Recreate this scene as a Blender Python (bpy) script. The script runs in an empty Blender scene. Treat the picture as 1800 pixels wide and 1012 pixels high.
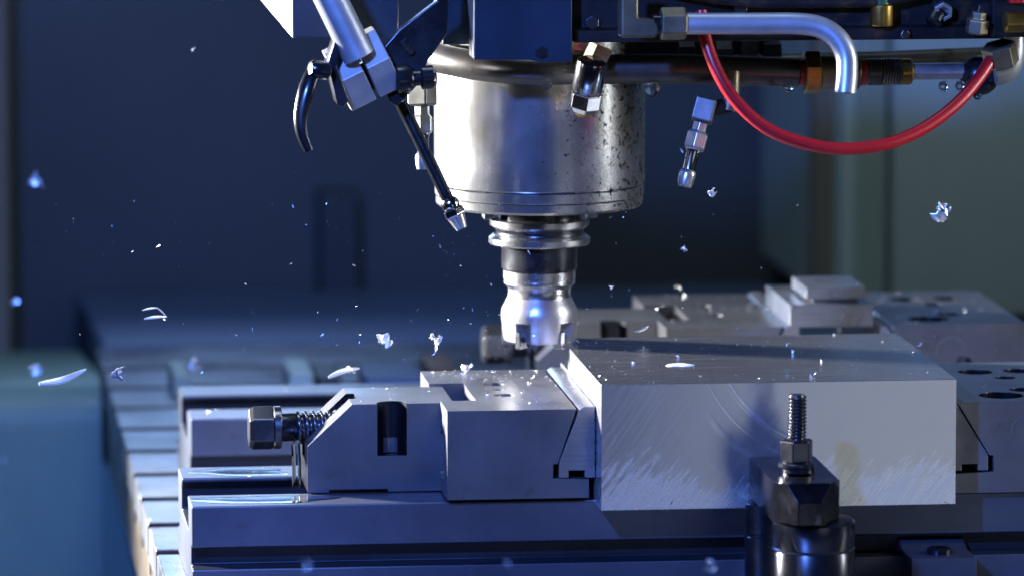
import bpy, bmesh, math, random
from mathutils import Vector, Matrix, noise as mnoise
R = math.radians
rnd = random.Random(7)
sc = bpy.context.scene
col = sc.collection
MM = 0.001

# ------------------------------------------------------------------ camera
YAW, PITCH = R(6.4), R(7.4)
CAM = Vector((-457.53, -3575.98, 529.39))
FPX = 10200.0
fw = Vector((math.sin(YAW)*math.cos(PITCH), math.cos(YAW)*math.cos(PITCH), -math.sin(PITCH)))
rt = Vector((math.cos(YAW), -math.sin(YAW), 0))
upv = rt.cross(fw)
cd = bpy.data.cameras.new('camera'); co = bpy.data.objects.new('camera', cd); col.objects.link(co)
cd.sensor_width = 36; cd.lens = FPX/1800*36
cd.clip_start = 0.05; cd.clip_end = 60
m = Matrix((rt, upv, -fw)).transposed().to_4x4(); m.translation = CAM*MM
co.matrix_world = m
cd.dof.use_dof = True
cd.dof.focus_distance = 3.70
cd.dof.aperture_fstop = 6.3
cd.dof.aperture_blades = 0
sc.camera = co

# ------------------------------------------------------------------ world, lamps, exposure
w = bpy.data.worlds.new('World'); sc.world = w; w.use_nodes = True
bg = w.node_tree.nodes['Background']
bg.inputs[0].default_value = (0.16, 0.24, 0.50, 1); bg.inputs[1].default_value = 0.015
def lamp(name, loc, target, size, power, color, size_y=None, spread=None):
    l = bpy.data.lights.new(name, 'AREA'); l.energy = power; l.color = color
    l.shape = 'RECTANGLE' if size_y else 'DISK'; l.size = size*MM
    if size_y: l.size_y = size_y*MM
    if spread: l.spread = R(spread)
    o = bpy.data.objects.new(name, l); col.objects.link(o)
    o.location = Vector(loc)*MM
    o.rotation_euler = (Vector(target)-Vector(loc)).to_track_quat('-Z', 'Y').to_euler()
    return o
lamp('key_lamp', (-1050, 640, 235), (60, 120, 30), 130, 17.5, (1.0, 0.98, 0.95), spread=56)
lamp('blue_lamp', (-480, -940, 605), (40, 60, -40), 60, 27, (0.11, 0.25, 1.0))
lamp('rear_reflection_fill', (-500, 1560, 330), (-250, 60, -80), 1000, 2.1, (0.34, 0.56, 1.0), 240, spread=110)  # added unseen panel, gives the rails and tops their pale blue reflection
lamp('front_fill', (640, -1500, -270), (170, 0, -40), 760, 0.10, (0.90, 0.97, 1.0), 420, spread=80)  # added neutral fill from the front, mirrored in the block face
lamp('right_fill', (1000, -150, 330), (0, 198, 100), 130, 1.2, (0.92, 0.97, 1.0), 420, spread=70)  # added fill to brighten the right side of spindle and clamp
lamp('left_fill', (-1100, -1100, 450), (0, 150, 60), 300, 0.07, (0.95, 0.97, 1.0), 500, spread=90)  # added dim fill from the left front, no real source there
lamp('wall_fill', (-100, 200, 1500), (100, 1500, -100), 600, 8.0, (0.62, 0.80, 1.0), 400)  # added overhead light to lift the back wall and chute
sc.view_settings.view_transform = 'Standard'; sc.view_settings.look = 'None'
sc.view_settings.exposure = 0.0; sc.view_settings.gamma = 1.0
sc.cycles.use_denoising = True
sc.cycles.max_bounces = 8

# ------------------------------------------------------------------ helpers
def P(px, py, X=None, Y=None, Z=None):
    """millimetre point seen at a pixel of the 1800 px photograph, on the given plane"""
    v = fw*FPX + rt*(px-900) + upv*(506-py)
    if X is not None: t = (X-CAM.x)/v.x
    elif Y is not None: t = (Y-CAM.y)/v.y
    else: t = (Z-CAM.z)/v.z
    return CAM + v*t

OFF = {}
def tag(o, label=None, cat=None, group=None, kind=None):
    if label: o['label'] = label
    if cat: o['category'] = cat
    if group: o['group'] = group
    if kind: o['kind'] = kind
    return o
def thing(name, loc, label, cat, group=None):
    o = bpy.data.objects.new(name, None); col.objects.link(o)
    o.empty_display_size = 0.02
    o.location = Vector(loc)*MM; OFF[o.name] = Vector(loc)
    return tag(o, label, cat, group)
def link_mesh(name, me, mat, parent=None, base=None, smooth=None):
    o = bpy.data.objects.new(name, me); col.objects.link(o)
    if parent is not None:
        o.parent = parent; OFF[o.name] = OFF[parent.name]
    else:
        OFF[o.name] = Vector(base or (0, 0, 0)); o.location = OFF[o.name]*MM
    if mat: me.materials.append(mat)
    return o
def obj(name, bm, mat, parent=None, base=None, smooth=40, bevel=0, seg=2):
    """bm holds world millimetres"""
    off = OFF[parent.name] if parent is not None else Vector(base or (0, 0, 0))
    bmesh.ops.recalc_face_normals(bm, faces=bm.faces)
    bmesh.ops.translate(bm, verts=bm.verts, vec=-off)
    bmesh.ops.scale(bm, verts=bm.verts, vec=(MM,)*3)
    me = bpy.data.meshes.new(name)
    if smooth:
        for f in bm.faces: f.smooth = True
        for e in bm.edges:
            e.smooth = len(e.link_faces) == 2 and e.calc_face_angle(0) < R(smooth)
    bm.to_mesh(me); bm.free()
    o = link_mesh(name, me, mat, parent, base)
    if bevel:
        b = o.modifiers.new('Bevel', 'BEVEL'); b.width = bevel*MM; b.segments = seg
        b.limit_method = 'ANGLE'; b.angle_limit = R(35); b.harden_normals = True
    return o
def BM(): return bmesh.new()
def box(bm, x0, x1, y0, y1, z0, z1, mtx=None):
    vs = [bm.verts.new((x, y, z)) for x in (x0, x1) for y in (y0, y1) for z in (z0, z1)]
    for f in ((0,1,3,2),(4,6,7,5),(0,4,5,1),(2,3,7,6),(0,2,6,4),(1,5,7,3)): bm.faces.new([vs[i] for i in f])
    if mtx: bmesh.ops.transform(bm, matrix=mtx, verts=vs)
    return vs
def prism(bm, pts, a, b, axis='y'):
    """polygon pts in (x,z) extruded along y, (y,z) along x or (x,y) along z"""
    def mk(p, t): return {'y': (p[0], t, p[1]), 'x': (t, p[0], p[1]), 'z': (p[0], p[1], t)}[axis]
    A = [bm.verts.new(mk(p, a)) for p in pts]; B = [bm.verts.new(mk(p, b)) for p in pts]
    n = len(pts)
    bm.faces.new(A); bm.faces.new(B[::-1])
    for i in range(n): bm.faces.new((A[i], A[(i+1) % n], B[(i+1) % n], B[i]))
    return A+B
def frame_of(d):
    d = Vector(d).normalized()
    q = d.to_track_quat('Z', 'X'); return q.to_matrix()
def lathe(bm, prof, o=(0, 0, 0), d=(0, 0, 1), n=48, rot=0, cap=True):
    """profile of (radius, along) turned round the axis d from o"""
    M = frame_of(d); o = Vector(o); rings = []
    for r, h in prof:
        if r < 1e-6: rings.append([bm.verts.new(o+M@Vector((0, 0, h)))]); continue
        rings.append([bm.verts.new(o+M@Vector((r*math.cos(rot+2*math.pi*k/n), r*math.sin(rot+2*math.pi*k/n), h))) for k in range(n)])
    for A, B in zip(rings, rings[1:]):
        if len(A) == 1 and len(B) == 1: continue
        for k in range(n):
            k2 = (k+1) % n
            if len(A) == 1: bm.faces.new((A[0], B[k2], B[k]))
            elif len(B) == 1: bm.faces.new((A[k], A[k2], B[0]))
            else: bm.faces.new((A[k], A[k2], B[k2], B[k]))
    if cap:
        for Rg in (rings[0], rings[-1]):
            if len(Rg) > 2: bm.faces.new(Rg)
def smooth_path(pts, n=10):
    pts = [Vector(p) for p in pts]; out = []
    for i in range(len(pts)-1):
        p0 = pts[max(i-1, 0)]; p1 = pts[i]; p2 = pts[i+1]; p3 = pts[min(i+2, len(pts)-1)]
        for k in range(n):
            t = k/n
            out.append(0.5*((2*p1)+(p2-p0)*t+(2*p0-5*p1+4*p2-p3)*t*t+(3*p1-p0-3*p2+p3)*t**3))
    out.append(pts[-1]); return out
def tube(bm, path, r, n=16, cap=True, sx=1, rings_out=None):
    path = [Vector(p) for p in path]; rings = []
    up = None
    for i, p in enumerate(path):
        d = (path[min(i+1, len(path)-1)]-path[max(i-1, 0)]).normalized()
        if up is None: up = d.orthogonal().normalized()
        up = (up-d*up.dot(d)).normalized(); s = d.cross(up)
        rr = r[i] if isinstance(r, (list, tuple)) else r
        rings.append([bm.verts.new(p+up*rr*math.cos(2*math.pi*k/n)+s*rr*sx*math.sin(2*math.pi*k/n)) for k in range(n)])
    for A, B in zip(rings, rings[1:]):
        for k in range(n): bm.faces.new((A[k], A[(k+1) % n], B[(k+1) % n], B[k]))
    if cap: bm.faces.new(rings[0]); bm.faces.new(rings[-1][::-1])
def thread(bm, r0, r1, pitch, length, o, d, n=24, per=6):
    """a helical screw thread, real ridges"""
    M = frame_of(d); o = Vector(o); steps = int(length/pitch*per); rings = []
    for j in range(steps+1):
        h = length*j/steps; ring = []
        for k in range(n):
            a = 2*math.pi*k/n; ph = (h/pitch-k/n) % 1.0
            t = min(1, max(0, 1.6-abs(ph-0.5)*4.2)) if True else 0
            r = r0+(r1-r0)*t
            ring.append(bm.verts.new(o+M@Vector((r*math.cos(a), r*math.sin(a), h))))
        rings.append(ring)
    for A, B in zip(rings, rings[1:]):
        for k in range(n): bm.faces.new((A[k], A[(k+1) % n], B[(k+1) % n], B[k]))
    bm.faces.new(rings[0]); bm.faces.new(rings[-1][::-1])
def cut(bm, cutters):
    """boolean difference of bm with a list of bmeshes"""
    def tmp(b):
        bmesh.ops.recalc_face_normals(b, faces=b.faces)
        me = bpy.data.meshes.new('tmp'); b.to_mesh(me); b.free()
        o = bpy.data.objects.new('tmp', me); col.objects.link(o); return o
    a = tmp(bm); cs = [tmp(c) for c in cutters]
    for c in cs:
        md = a.modifiers.new('b', 'BOOLEAN'); md.object = c; md.operation = 'DIFFERENCE'; md.solver = 'EXACT'
    dg = bpy.context.evaluated_depsgraph_get(); dg.update()
    me = bpy.data.meshes.new_from_object(a.evaluated_get(dg))
    out = BM(); out.from_mesh(me)
    for o in [a]+cs:
        mm = o.data; bpy.data.objects.remove(o); bpy.data.meshes.remove(mm)
    bpy.data.meshes.remove(me)
    bmesh.ops.remove_doubles(out, verts=out.verts, dist=0.01)
    return out
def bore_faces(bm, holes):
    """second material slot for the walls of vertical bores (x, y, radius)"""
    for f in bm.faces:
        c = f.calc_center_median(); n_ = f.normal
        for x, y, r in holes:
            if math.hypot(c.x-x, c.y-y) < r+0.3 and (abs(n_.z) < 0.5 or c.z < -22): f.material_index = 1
def cyl(o, d, r, h, n=32):
    b = BM(); lathe(b, [(r, 0), (r, h)], o, d, n); return b
def bx(*a):
    b = BM(); box(b, *a); return b
def copy_tree(o, parent=None):
    c = o.copy(); col.objects.link(c); c.parent = parent
    if parent is not None: OFF[c.name] = OFF[parent.name]
    for ch in [x for x in bpy.data.objects if x.parent == o]: copy_tree(ch, c)
    return c

# ------------------------------------------------------------------ materials
def mat(name, base, rough=0.4, metal=0.9, var=0.25, vscale=60, rvar=0.15, scratch=0, sdir=(1, 1, 1), bump=0.0,
        stain=0, stain_col=(0.02, 0.016, 0.012), stain_scale=40, pits=0, pit_scale=500, pit_dir=False, coat=0, spec=0.5, speck=0):
    m = bpy.data.materials.new(name); m.use_nodes = True
    nt = m.node_tree; N = nt.nodes; L = nt.links; b = N['Principled BSDF']
    b.inputs['Metallic'].default_value = metal; b.inputs['Roughness'].default_value = rough
    b.inputs['Specular IOR Level'].default_value = spec
    if coat: b.inputs['Coat Weight'].default_value = coat; b.inputs['Coat Roughness'].default_value = 0.08
    tc = N.new('ShaderNodeTexCoord')
    def nz(scale, detail=5, rough_=0.6, vec=None):
        n = N.new('ShaderNodeTexNoise'); n.inputs['Scale'].default_value = scale
        n.inputs['Detail'].default_value = detail; n.inputs['Roughness'].default_value = rough_
        L.new(vec or tc.outputs['Object'], n.inputs['Vector']); return n.outputs['Fac']
    def rng(f, a, b_, c, d):
        r = N.new('ShaderNodeMapRange'); L.new(f, r.inputs[0])
        for i, v in enumerate((a, b_, c, d)): r.inputs[i+1].default_value = v
        return r.outputs[0]
    def mixc(f, A, B, mode='MIX'):
        x = N.new('ShaderNodeMix'); x.data_type = 'RGBA'; x.blend_type = mode
        if isinstance(f, float): x.inputs[0].default_value = f
        else: L.new(f, x.inputs[0])
        for i, c in ((6, A), (7, B)):
            if isinstance(c, tuple): x.inputs[i].default_value = (*c, 1)
            else: L.new(c, x.inputs[i])
        return x.outputs[2]
    n1 = nz(vscale)
    hi = tuple(min(1, c*(1+var)) for c in base); lo = tuple(c*(1-var) for c in base)
    c = mixc(rng(n1, 0.3, 0.7, 0, 1), lo, hi)
    rg = rng(nz(vscale*0.35, 6), 0.3, 0.7, rough-rvar, rough+rvar)
    height = None
    if scratch:
        mp = N.new('ShaderNodeMapping'); L.new(tc.outputs['Object'], mp.inputs[0]); mp.inputs['Scale'].default_value = sdir
        s = nz(900, 3, 0.7, mp.outputs[0])
        sf = rng(s, 0.35, 0.65, 0, 1)
        c = mixc(sf, c, mixc(float(scratch), c, (0, 0, 0)))
        height = s
    if stain:
        sf = rng(nz(stain_scale, 8, 0.7), 0.62-stain*0.2, 0.72-stain*0.1, 0, 1)
        c = mixc(sf, c, stain_col)
    if pits:
        pf = rng(nz(pit_scale, 4, 0.6), 0.66, 0.69, 0, 1)
        pm = rng(nz(pit_scale*0.06, 3), 0.5-pits*0.2, 0.62, 0, 1)
        if pit_dir:      # corroded most on the side turned to the column, least near the nose
            sx_ = N.new('ShaderNodeSeparateXYZ'); L.new(tc.outputs['Object'], sx_.inputs[0])
            pm = rng(sx_.outputs['X'], -0.045, 0.050, 0.02, 1.0)
            th_ = N.new('ShaderNodeMath'); th_.operation = 'MULTIPLY_ADD'; L.new(pm, th_.inputs[0]); th_.inputs[1].default_value = 0.16
            L.new(nz(pit_scale, 6, 0.72), th_.inputs[2]); pf = rng(th_.outputs[0], 0.70, 0.725, 0, 1); pm = rng(pm, 0, 0.05, 0.6, 1)
        mu = N.new('ShaderNodeMath'); mu.operation = 'MULTIPLY'; L.new(pf, mu.inputs[0]); L.new(pm, mu.inputs[1])
        c = mixc(mu.outputs[0], c, (0.012, 0.010, 0.009))
        ad = N.new('ShaderNodeMath'); ad.operation = 'ADD'; ad.use_clamp = True; L.new(rg, ad.inputs[0])
        ml = N.new('ShaderNodeMath'); ml.operation = 'MULTIPLY'; ml.inputs[1].default_value = 0.4; L.new(mu.outputs[0], ml.inputs[0])
        L.new(ml.outputs[0], ad.inputs[1]); rg = ad.outputs[0]
    L.new(c, b.inputs['Base Color']); L.new(rg, b.inputs['Roughness'])
    if bump:
        bn = N.new('ShaderNodeBump'); bn.inputs['Strength'].default_value = bump; bn.inputs['Distance'].default_value = 0.0006
        L.new(height if height is not None else nz(700, 3), bn.inputs['Height']); L.new(bn.outputs[0], b.inputs['Normal'])
    return m

M = {}
M['steel'] = mat('ground_steel', (0.19, 0.195, 0.215), 0.35, 0.78, 0.14, 25, 0.09, scratch=0.05, sdir=(0.05, 1, 1), bump=0.008, stain=0.16, stain_col=(0.13, 0.125, 0.13), stain_scale=32)
M['bed'] = mat('bed_steel', (0.14, 0.155, 0.20), 0.35, 0.76, 0.14, 20, 0.09, scratch=0.05, sdir=(0.05, 1, 1), bump=0.008, stain=0.12, stain_col=(0.10, 0.10, 0.12), stain_scale=26)
M['top_steel'] = mat('machined_steel', (0.42, 0.43, 0.46), 0.3, 0.9, 0.15, 40, 0.1, scratch=0.2, sdir=(0.02, 1, 1), bump=0.02)
M['black'] = mat('black_oxide', (0.05, 0.052, 0.06), 0.26, 0.85, 0.3, 80, 0.12, bump=0.02)
M['black_rough'] = mat('black_casting', (0.007, 0.007, 0.009), 0.5, 0.2, 0.4, 60, 0.15, stain=0.3, stain_col=(0.075, 0.042, 0.014), stain_scale=28, bump=0.2, spec=0.3)
M['navy'] = mat('navy_paint', (0.010, 0.022, 0.038), 0.36, 0.0, 0.25, 25, 0.1, spec=0.35)
M['spindle'] = mat('spindle_steel', (0.46, 0.455, 0.45), 0.25, 0.90, 0.14, 60, 0.05, scratch=0.22, sdir=(1, 1, 0.03), bump=0.02, pits=1.0, pit_scale=260, pit_dir=True)
M['polished'] = mat('polished_steel', (0.52, 0.52, 0.54), 0.26, 1.0, 0.1, 60, 0.08, scratch=0.15, sdir=(1, 1, 0.02))
M['pipe'] = mat('zinc_pipe', (0.42, 0.44, 0.48), 0.4, 0.7, 0.15, 50, 0.08)
M['dark_pipe'] = mat('dark_pipe_steel', (0.10, 0.095, 0.09), 0.32, 0.8, 0.3, 40, 0.1, stain=0.1, stain_col=(0.03, 0.02, 0.012))
M['chrome'] = mat('nickel_plate', (0.62, 0.62, 0.64), 0.16, 1.0, 0.1, 90, 0.06)
M['brass'] = mat('brass', (0.42, 0.28, 0.07), 0.3, 0.95, 0.3, 60, 0.1, stain=0.2, stain_col=(0.06, 0.035, 0.012))
M['dirty_brass'] = mat('dull_fitting', (0.20, 0.17, 0.11), 0.42, 0.8, 0.3, 60, 0.1, stain=0.2, stain_col=(0.05, 0.03, 0.012))
M['red'] = mat('red_hose', (0.42, 0.009, 0.014), 0.36, 0.0, 0.1, 30, 0.06)
M['rust'] = mat('rusty_steel', (0.20, 0.12, 0.07), 0.55, 0.5, 0.5, 60, 0.1, stain=0.3, stain_col=(0.02, 0.012, 0.01), bump=0.1)
M['table'] = mat('table_iron', (0.36, 0.38, 0.42), 0.33, 0.85, 0.2, 30, 0.1, scratch=0.2, sdir=(0.03, 1, 1), stain=0.12, stain_col=(0.16, 0.11, 0.07), stain_scale=25)
M['table_end'] = mat('table_end_iron', (0.26, 0.22, 0.17), 0.38, 0.7, 0.35, 40, 0.12, stain=0.25, stain_col=(0.12, 0.07, 0.035), stain_scale=60)
M['wall'] = mat('enclosure_paint', (0.050, 0.062, 0.068), 0.5, 0.0, 0.15, 4, 0.08)
M['wall_dark'] = mat('enclosure_paint_dark', (0.028, 0.034, 0.040), 0.5, 0.0, 0.15, 4, 0.08)
M['teal'] = mat('grey_green_paint', (0.42, 0.52, 0.46), 0.5, 0.0, 0.1, 4, 0.06)
M['cover'] = mat('way_cover_paint', (0.09, 0.14, 0.24), 0.5, 0.0, 0.1, 4, 0.06)
M['puddle_sheen'] = mat('coolant_sheen', (0.72, 0.78, 0.80), 0.06, 0.0, 0.05, 40, 0.03)  # pale body colour stands in for the lamp reflected in the puddle
M['chute'] = mat('chute_paint', (0.20, 0.32, 0.26), 0.5, 0.0, 0.12, 5, 0.06)
M['teal_dark'] = mat('grey_green_paint_dark', (0.30, 0.38, 0.32), 0.5, 0.0, 0.1, 4, 0.06)
M['beige'] = mat('beige_paint', (0.16, 0.14, 0.10), 0.5, 0.0, 0.1, 4, 0.06)
M['chip'] = mat('aluminium_swarf', (0.95, 0.94, 0.92), 0.36, 0.8, 0.05, 200, 0.08)
M['satin'] = mat('cutter_steel', (0.46, 0.44, 0.45), 0.36, 0.85, 0.12, 60, 0.08, scratch=0.2, sdir=(1, 1, 0.04))
M['hole'] = mat('shaded_bore_steel', (0.035, 0.038, 0.05), 0.3, 0.9, 0.2, 50, 0.08)  # bore and carrier slot walls darkened, their shade put into the colour
M['etch'] = mat('etched_steel', (0.18, 0.18, 0.20), 0.55, 0.7, 0.2, 80, 0.1)
M['carbide'] = mat('carbide_insert', (0.26, 0.26, 0.27), 0.28, 0.9, 0.15, 100, 0.08)

M['dirty_black'] = mat('oily_black_steel', (0.03, 0.03, 0.035), 0.2, 0.85, 0.5, 120, 0.1, stain=0.16, stain_col=(0.16, 0.16, 0.16), stain_scale=90, bump=0.06)
M['stud'] = mat('stud_steel', (0.10, 0.10, 0.115), 0.25, 0.9, 0.2, 80, 0.1)
M['post'] = mat('post_steel', (0.07, 0.07, 0.08), 0.22, 0.9, 0.3, 60, 0.08)
M['chrome_dull'] = mat('dull_nickel', (0.50, 0.50, 0.50), 0.32, 0.85, 0.15, 90, 0.08)
M['clampsteel'] = mat('clamp_steel', (0.36, 0.36, 0.37), 0.45, 0.6, 0.12, 60, 0.08)
M['groove'] = mat('shaded_groove_steel', (0.045, 0.05, 0.065), 0.34, 0.7, 0.2, 30, 0.1)  # dark oxidised recesses of the bed, with their shade put into the colour
M['slot_wall'] = mat('shaded_slot_rust', (0.055, 0.042, 0.032), 0.5, 0.4, 0.4, 60, 0.1)  # rusty slot walls darkened further, the slot's shade put into the colour
M['bolt'] = mat('bolt_steel', (0.17, 0.175, 0.19), 0.26, 0.9, 0.15, 60, 0.08)
M['dull_elbow'] = mat('dull_elbow_steel', (0.15, 0.15, 0.145), 0.42, 0.85, 0.25, 90, 0.1, stain=0.15, stain_col=(0.05, 0.045, 0.04), stain_scale=70)
M['red_dark'] = mat('red_sealant', (0.20, 0.01, 0.012), 0.35, 0.0, 0.3, 80, 0.1)
M['green'] = mat('green_cap', (0.02, 0.09, 0.03), 0.4, 0.0, 0.2, 60, 0.1)

def water_mat():
    m = bpy.data.materials.new('coolant'); m.use_nodes = True; nt = m.node_tree; b = nt.nodes['Principled BSDF']
    b.inputs['Base Color'].default_value = (0.92, 0.95, 1, 1); b.inputs['Roughness'].default_value = 0.04
    b.inputs['IOR'].default_value = 1.36; b.inputs['Transmission Weight'].default_value = 1.0
    return m
M['water'] = water_mat()

def block_mat():
    """sawn and face-milled aluminium: slanting scratches, ragged lighter band low on the sides"""
    m = bpy.data.materials.new('sawn_aluminium'); m.use_nodes = True
    nt = m.node_tree; N = nt.nodes; L = nt.links; b = N['Principled BSDF']
    tc = N.new('ShaderNodeTexCoord'); geo = N.new('ShaderNodeNewGeometry')
    def math_(op, a, b_=None, clamp=False):
        x = N.new('ShaderNodeMath'); x.operation = op; x.use_clamp = clamp
        for i, v in enumerate((a, b_)):
            if v is None: continue
            if isinstance(v, (int, float)): x.inputs[i].default_value = v
            else: L.new(v, x.inputs[i])
        return x.outputs[0]
    def mapped(rot, scale):
        mp = N.new('ShaderNodeMapping'); L.new(tc.outputs['Object'], mp.inputs[0])
        mp.inputs['Rotation'].default_value = rot
        m2 = N.new('ShaderNodeMapping'); L.new(mp.outputs[0], m2.inputs[0]); m2.inputs['Scale'].default_value = scale; return m2.outputs[0]
    def nz(vec, scale, detail=4, r=0.6):
        n = N.new('ShaderNodeTexNoise'); n.inputs['Scale'].default_value = scale; n.inputs['Detail'].default_value = detail
        n.inputs['Roughness'].default_value = r; L.new(vec, n.inputs['Vector']); return n.outputs['Fac']
    def rng(f, a, b_, c, d):
        r = N.new('ShaderNodeMapRange'); L.new(f, r.inputs[0])
        for i, v in enumerate((a, b_, c, d)): r.inputs[i+1].default_value = v
        return r.outputs[0]
    def mixc(f, A, B):
        x = N.new('ShaderNodeMix'); x.data_type = 'RGBA'
        if isinstance(f, float): x.inputs[0].default_value = f
        else: L.new(f, x.inputs[0])
        for i, c in ((6, A), (7, B)):
            if isinstance(c, tuple): x.inputs[i].default_value = (*c, 1)
            else: L.new(c, x.inputs[i])
        return x.outputs[2]
    sep = N.new('ShaderNodeSeparateXYZ'); L.new(tc.outputs['Object'], sep.inputs[0])
    nrm = N.new('ShaderNodeSeparateXYZ'); L.new(geo.outputs['Normal'], nrm.inputs[0])
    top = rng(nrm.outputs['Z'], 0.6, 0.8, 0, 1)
    scr = nz(mapped((0, R(-35), 0), (1, 1, 0.06)), 420, 4, 0.65)     # slanting saw scratches
    scr2 = nz(mapped((0, R(-38), 0), (1, 1, 0.14)), 420, 3, 0.6)
    big = nz(tc.outputs['Object'], 16, 3)
    # ragged band: height above the block's base
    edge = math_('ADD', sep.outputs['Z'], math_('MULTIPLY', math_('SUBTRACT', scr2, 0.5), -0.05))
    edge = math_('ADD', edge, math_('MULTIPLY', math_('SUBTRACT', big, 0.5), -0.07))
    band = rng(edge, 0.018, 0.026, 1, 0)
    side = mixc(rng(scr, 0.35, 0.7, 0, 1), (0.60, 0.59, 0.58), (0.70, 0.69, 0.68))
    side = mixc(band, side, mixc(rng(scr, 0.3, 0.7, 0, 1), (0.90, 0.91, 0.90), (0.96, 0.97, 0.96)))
    # arcs left by a turning tool on the door side of the block
    cpos = P(1480, 560, Y=0)-Vector((113, 107, -80))
    dxx = math_('SUBTRACT', sep.outputs['X'], cpos.x*MM); dzz = math_('SUBTRACT', sep.outputs['Z'], cpos.z*MM)
    dist = math_('SQRT', math_('ADD', math_('MULTIPLY', dxx, dxx), math_('MULTIPLY', dzz, dzz)))
    arcs = None
    for r_, w_ in ((0.0815, 0.0009), (0.0838, 0.0004), (0.0935, 0.0006), (0.1042, 0.0016), (0.1235, 0.0005)):
        a_ = rng(math_('ABSOLUTE', math_('SUBTRACT', dist, r_)), w_*0.4, w_*1.6, 1, 0)
        arcs = a_ if arcs is None else math_('MAXIMUM', arcs, a_)
    xl = (P(1240, 780, Y=0).x-113)*MM; xr = (P(1400, 780, Y=0).x-113)*MM
    arcs = math_('MULTIPLY', arcs, math_('MULTIPLY', rng(sep.outputs['X'], xl, xl+0.03, 0, 1), rng(sep.outputs['X'], xr-0.012, xr, 1, 0)))
    arcs = math_('MULTIPLY', arcs, rng(nz(tc.outputs['Object'], 60, 2), 0.35, 0.6, 0.2, 1))
    side = mixc(arcs, side, (0.92, 0.92, 0.94))  # arc grooves lightened, their lamp glint put into the colour
    # black corrosion spots low down
    sp = math_('MULTIPLY', rng(nz(tc.outputs['Object'], 170, 3, 0.7), 0.66, 0.68, 0, 1), rng(sep.outputs['Z'], 0.004, 0.010, 1, 0))
    sp = math_('MULTIPLY', sp, rng(nz(tc.outputs['Object'], 30, 1), 0.5, 0.58, 0, 1))
    side = mixc(sp, side, (0.02, 0.02, 0.025))
    brush = nz(mapped((0, 0, R(2)), (0.03, 1, 1)), 500, 4, 0.7)
    topc = mixc(rng(brush, 0.35, 0.65, 0, 1), (0.38, 0.385, 0.41), (0.41, 0.415, 0.44))
    topc = mixc(rng(nz(mapped((0, 0, 0), (0.4, 1, 1)), 45, 5), 0.5, 0.75, 0, 0.5), topc, (0.47, 0.475, 0.50))
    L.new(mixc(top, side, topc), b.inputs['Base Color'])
    rs = math_('ADD', rng(scr, 0.3, 0.7, 0.17, 0.25), math_('MULTIPLY', band, 0.07))
    rtp = rng(brush, 0.3, 0.7, 0.20, 0.30)
    mr = N.new('ShaderNodeMix'); L.new(top, mr.inputs[0]); L.new(rs, mr.inputs[2]); L.new(rtp, mr.inputs[3])
    L.new(mr.outputs[0], b.inputs['Roughness'])
    L.new(rng(top, 0, 1, 0.86, 0.95), b.inputs['Metallic'])
    bn = N.new('ShaderNodeBump'); bn.inputs['Strength'].default_value = 0.02; bn.inputs['Distance'].default_value = 0.0004
    hm = N.new('ShaderNodeMix'); L.new(top, hm.inputs[0]); L.new(math_('ADD', scr, math_('MULTIPLY', arcs, -35.0)), hm.inputs[2]); L.new(brush, hm.inputs[3])
    L.new(hm.outputs[0], bn.inputs['Height']); L.new(bn.outputs[0], b.inputs['Normal'])
    return m
M['block'] = block_mat()

# ------------------------------------------------------------------ the enclosure (setting)
REARB = []
TZ = -135.0
def struct(name, bm, m, base=None, bevel=0): return tag(obj(name, bm, m, None, base, bevel=bevel), kind='structure')
b = BM(); box(b, -2600, 2600, 1750, 1790, -900, 1600); struct('back_wall', b, M['wall'])
la, lb, lc_ = P(90, 722, Y=1000), P(90, 676, Y=1012), P(90, 616, Y=1500)
b = BM()   # rolled edge of the chute left of the table: flat top, rounded nose, panel going down
prf = [(1500, lc_.z), (1060, lb.z+1.0)]
for k in range(9):
    a = R(90+11.25*k); prf.append((1034+34*math.cos(a), lb.z-33+34*math.sin(a)))
prf += [(994, lb.z-90), (960, -500), (940, -900), (1500, -900)]
prism(b, prf, -2600, -273, 'x'); tag(obj('chute_panel', b, M['chute'], None, None, smooth=50), kind='structure')
b = BM(); box(b, -272.9, -246, 1000, 1030, -900, -206.5); struct('chute_end', b, M['chute'])
pl = P(1482, 300, Y=1250); b = BM(); box(b, pl.x, pl.x+1500, 1250, 1700, -135, 1600); struct('column_cover', b, M['teal'], bevel=8)
pa, pb = P(1430, 300, Y=1300), P(1482, 300, Y=1300)
b = BM(); box(b, pa.x, pb.x+30, 1300, 1330, -135, 1600); struct('column_edge_post', b, M['beige'], bevel=6)
pa, pb = P(1505, 300, Y=1235), P(1560, 300, Y=1235)
b = BM(); box(b, pa.x, pb.x, 1232, 1247, -135, 1600); struct('column_seam_strip', b, M['teal_dark'], bevel=4)
pa = P(20, 300, Y=1500); b = BM(); box(b, pa.x-500, pa.x, 1500, 1530, -900, 1600); struct('door_post', b, M['beige'], bevel=8)
pa, pb = P(562, 340, Y=1700), P(634, 530, Y=1700)
b = BM(); box(b, pa.x, pb.x, 1700, 1745, pb.z, pa.z); struct('wall_bracket', b, M['wall_dark'], bevel=4)
pa, pb, pc_ = P(165, 515, Y=1735), P(175, 606, Y=1200), P(1400, 515, Y=1735)
b = BM(); prism(b, [(1200, -400), (1200, pb.z), (1215, pb.z+3), (1735, pa.z), (1735, -400)], pb.x, pc_.x, 'x'); struct('way_cover', b, M['cover'], bevel=6)
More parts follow.
